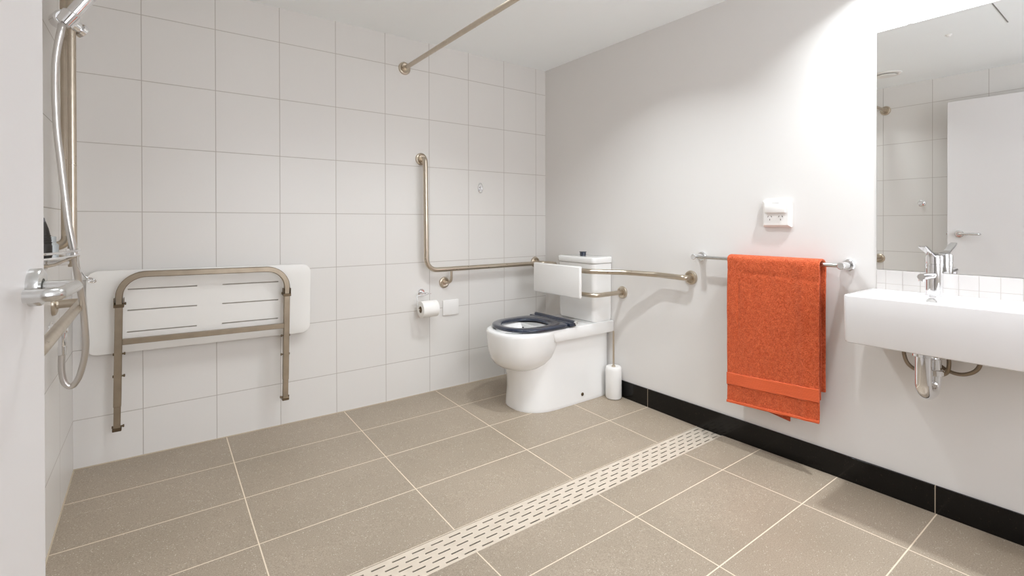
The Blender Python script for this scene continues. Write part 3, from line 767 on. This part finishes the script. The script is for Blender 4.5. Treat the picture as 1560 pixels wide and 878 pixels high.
fc = thing('basin_mixer_tap', 'chrome lever mixer tap standing on the back of the basin', 'tap', (2.372, .536, BT))
bm = NB(); add_lathe(bm, (0, 0, 0), (0, 0, 1), [(0, .029), (.004, .029), (.005, .027), (.118, .027), (.119, .0255), (.121, .0255), (.122, .027), (.146, .027), (.152, .0255), (.155, .020), (.155, .001)], 36); obj('tap_body', bm, m_chrome, fc)
bm = NB(); add_tube(bm, [(-.018, 0, .078), (-.16, 0, .082)], .0115, 20); add_lathe(bm, (-.148, 0, .0795), (-.1, 0, -1), [(0, .0105), (.014, .0105), (.015, .008)], 20); obj('spout', bm, m_chrome, fc)
bm = NB()
lv = [(0.012, .150, .012, .008), (-.03, .156, .011, .006), (-.07, .168, .0105, .005), (-.13, .186, .012, .0045), (-.152, .192, .011, .003)]
add_rings(bm, [[Vector((x + (h_ if s2 > 0 else -h_) * .25, s1 * w, z + s2 * h_)) for s1, s2 in ((1, 1), (-1, 1), (-1, -1), (1, -1))] for x, z, w, h_ in lv])
bmesh.ops.bevel(bm, geom=bm.edges[:], offset=.002, segments=2, affect='EDGES'); obj('lever', bm, m_chrome, fc, 50)

# plumbing below
pt = thing('basin_trap', 'chrome U-bend waste pipe hanging below the basin', 'waste pipe', (2.252, .54, .60))
Y0 = Matrix.Translation(Vector((-2.252, -.54, -.60)))
bm = NB(); add_lathe(bm, (2.252, .54, BB + .001), (0, 0, -1), [(0, .034), (.006, .034), (.010, .030), (.012, .0335), (.026, .0335), (.028, .027)], 32); bm.transform(Y0); obj('top_nut', bm, m_chrome, pt)
bm = NB(); add_tube(bm, fillet([(2.252, .54, BB - .015), (2.252, .54, .500), (2.338, .531, .500), (2.338, .531, .62)], [.041, .041], 12), .0245, 24); bm.transform(Y0); obj('bend', bm, m_chrome, pt)
bm = NB(); add_lathe(bm, (2.338, .531, .560), (0, 0, 1), [(0, .026), (.002, .031), (.020, .031), (.023, .026)], 12); bm.transform(Y0); obj('union_nut', bm, m_chrome, pt)
bm = NB(); add_tube(bm, fillet([(2.338, .531, .60), (2.338, .531, .635), (XR - .004, .531, .635)], [.024], 8), .021, 22); add_lathe(bm, (XR, .531, .635), (-1, 0, 0), [(0, .034), (.004, .034), (.012, .022)], 28); bm.transform(Y0); obj('outlet_elbow', bm, m_chrome, pt)
def hose_(pts, y, label):
    t = thing('supply_hose', label, 'water hose', (XR, y, .62), 'braided hoses under the basin')
    q = Matrix.Translation(Vector((-XR, -y, -.62)))
    bm = NB(); add_tube(bm, spline(pts, 10), .0068, 12); bm.transform(q); obj('braided_tube', bm, m_braid, t)
    bm = NB(); p = Vector(pts[-1]); add_tube(bm, [p, p + Vector((0, 0, -.02))], .009, 6); bm.transform(q); obj('nut', bm, m_chrome, t)
    return t
hose_([(2.36, .626, .668), (2.36, .624, .612), (2.362, .610, .575), (2.38, .580, .552), (2.40, .545, .545), (2.395, .515, .553), (2.375, .497, .575), (2.37, .493, .615), (2.375, .500, .645), (2.395, .51, .655)], .60, 'braided water hose looping down on the left of the waste pipe')
hose_([(2.365, .405, .668), (2.365, .408, .620), (2.365, .425, .590), (2.37, .460, .572), (2.38, .500, .575), (2.39, .53, .592), (2.40, .565, .61), (2.405, .585, .64)], .42, 'braided water hose looping down on the right of the waste pipe')
for (y, z, lab) in ((.507, .648, 'chrome stop valve under the basin right of the waste pipe'), (.592, .652, 'chrome stop valve under the basin left of the waste pipe')):
    t = thing('stop_valve', lab, 'valve', (XR, y, z), 'stop valves under the basin')
    bm = NB(); add_lathe(bm, (0, 0, 0), (-1, 0, 0), [(0, .022), (.004, .022), (.007, .009), (.05, .009), (.052, .012), (.07, .012)], 20); obj('valve_body', bm, m_chrome, t)
    bm = NB(); add_lathe(bm, (-.07, 0, 0), (-1, 0, 0), [(0, .008), (.004, .016), (.016, .017), (.02, .013), (.02, .001)], 10); obj('valve_knob', bm, m_chrome, t)

# ------------------------------------------------------------------ ceiling fittings and light
def downlight(x, y, label, power, spread=122, r=.032, col=(.90, .96, 1)):
    t = thing('recessed_downlight', label, 'ceiling light', (x, y, ZC), 'recessed ceiling downlights')
    bm = NB(); rg = [[Vector((q * math.cos(2 * PI * k / 40), q * math.sin(2 * PI * k / 40), z)) for k in range(40)] for z, q in ((0, r + .030), (-.004, r + .030), (-.010, r + .022), (-.012, r + .008), (-.010, r + .003), (0, r + .003))]
    add_rings(bm, rg, closed=True); obj('trim_ring', bm, m_white, t)
    bm = NB(); add_lathe(bm, (0, 0, 0), (0, 0, -1), [(0, r), (.001, r), (.0015, .001)], 32); obj('lens', bm, m_lens, t)
    L = bpy.data.lights.new('downlight_lamp', 'AREA'); L.shape = 'DISK'; L.size = r * 2; L.energy = power; L.color = col; L.spread = math.radians(spread)
    o = bpy.data.objects.new('downlight_lamp', L); COL.objects.link(o); o.location = (0, 0, -.003); o.parent = t
    return t
downlight(2.17, .60, 'round ceiling downlight close above the mirror and basin', 12.2)
downlight(1.10, 1.82, 'round ceiling downlight over the middle of the floor, nearer the shower seat', 4.6)
downlight(1.68, 1.62, 'round ceiling downlight over the floor drain, nearer the toilet', 8.6)
downlight(.33, 1.52, 'round ceiling downlight in front of the tiled wall by the shower rails', 3.8)
hs = thing('ceiling_sensor', 'tiny white dot sensor on the ceiling seen in the mirror', 'sensor', (.849, .841, ZC))
bm = NB(); add_lathe(bm, (0, 0, 0), (0, 0, -1), [(0, .018), (.003, .018), (.006, .012), (.012, .008), (.013, .001)], 24); obj('sensor_cap', bm, m_white, hs)
vt = thing('ceiling_vent', 'round white exhaust vent on the ceiling seen at the left edge of the mirror', 'vent', (.185, 1.356, ZC))
bm = NB(); add_lathe(bm, (0, 0, 0), (0, 0, -1), [(0, .10), (.004, .10), (.010, .092), (.011, .080), (.008, .074), (.008, .001)], 48); obj('vent_ring', bm, m_white, vt)
bm = NB(); add_lathe(bm, (0, 0, -.008), (0, 0, -1), [(0, .02), (.006, .02), (.006, .066), (.009, .064), (.011, .05), (.011, .001)], 40); obj('vent_disc', bm, m_white, vt)
bm = NB(); add_box(bm, (.82, .578, ZC - .002), (1.235, .583, ZC - .0003)); struct('trim_4', bm, plain('gap_grey', srgb(140, 138, 135), .8), 'thin straight joint line in the ceiling seen in the mirror', 'joint')

# unseen glowing window added behind the viewer as fill light for the room
M = Mat('fill_window_glow', (.9, .9, .9, 1), .5); M.b.inputs['Emission Color'].default_value = (.90, .93, 1, 1); M.b.inputs['Emission Strength'].default_value = 5.5
bm = NB(); add_box(bm, (.50, YF, .80), (1.90, YF + .012, 2.15)); wn = struct('fill_window', bm, M.m, 'large unseen frosted window added behind the viewer as fill light', 'fill light')
bm = NB()
for a, b in (((.44, 2.15), (1.96, 2.21)), ((.44, .74), (1.96, .80)), ((.44, .80), (.50, 2.15)), ((1.90, .80), (1.96, 2.15)), ((1.185, .80), (1.215, 2.15))): add_box(bm, (a[0], YF, a[1]), (b[0], YF + .03, b[1]), .003, 1)
obj('fill_window_frame', bm, m_white, wn)
w = bpy.data.worlds.new('w'); sc.world = w; w.use_nodes = True
w.node_tree.nodes['Background'].inputs[0].default_value = (1, 1, 1, 1); w.node_tree.nodes['Background'].inputs[1].default_value = .3

# ------------------------------------------------------------------ camera
yaw, pit, rol = .6326, -.0037, -.0023
fw = Vector((math.sin(yaw) * math.cos(pit), math.cos(yaw) * math.cos(pit), math.sin(pit)))
rt = Vector((math.cos(yaw), -math.sin(yaw), 0)); upv = rt.cross(fw)
r2 = rt * math.cos(rol) + upv * math.sin(rol); u2 = -rt * math.sin(rol) + upv * math.cos(rol)
cam = bpy.data.cameras.new('camera'); co = bpy.data.objects.new('camera', cam); COL.objects.link(co)
Mx = Matrix((r2, u2, -fw)).transposed().to_4x4(); Mx.translation = Vector((0, 0, 1.13)); co.matrix_world = Mx
cam.sensor_width = 36; cam.lens = 739.5 / 1560 * 36; cam.shift_y = -(439 - 342.65) / 1560; cam.clip_start = .02
sc.camera = co

vs = sc.view_settings; vs.view_transform = 'Standard'; vs.look = 'None'; vs.gamma = 1; vs.use_curve_mapping = False
vs.exposure = 0.0
cy = sc.cycles
cy.use_denoising = True; cy.denoiser = 'OPENIMAGEDENOISE'; cy.denoising_input_passes = 'RGB_ALBEDO_NORMAL'
cy.max_bounces = 10; cy.diffuse_bounces = 7; cy.glossy_bounces = 6; cy.caustics_reflective = True; cy.blur_glossy = .3
cy.sample_clamp_indirect = 6; cy.use_light_tree = True
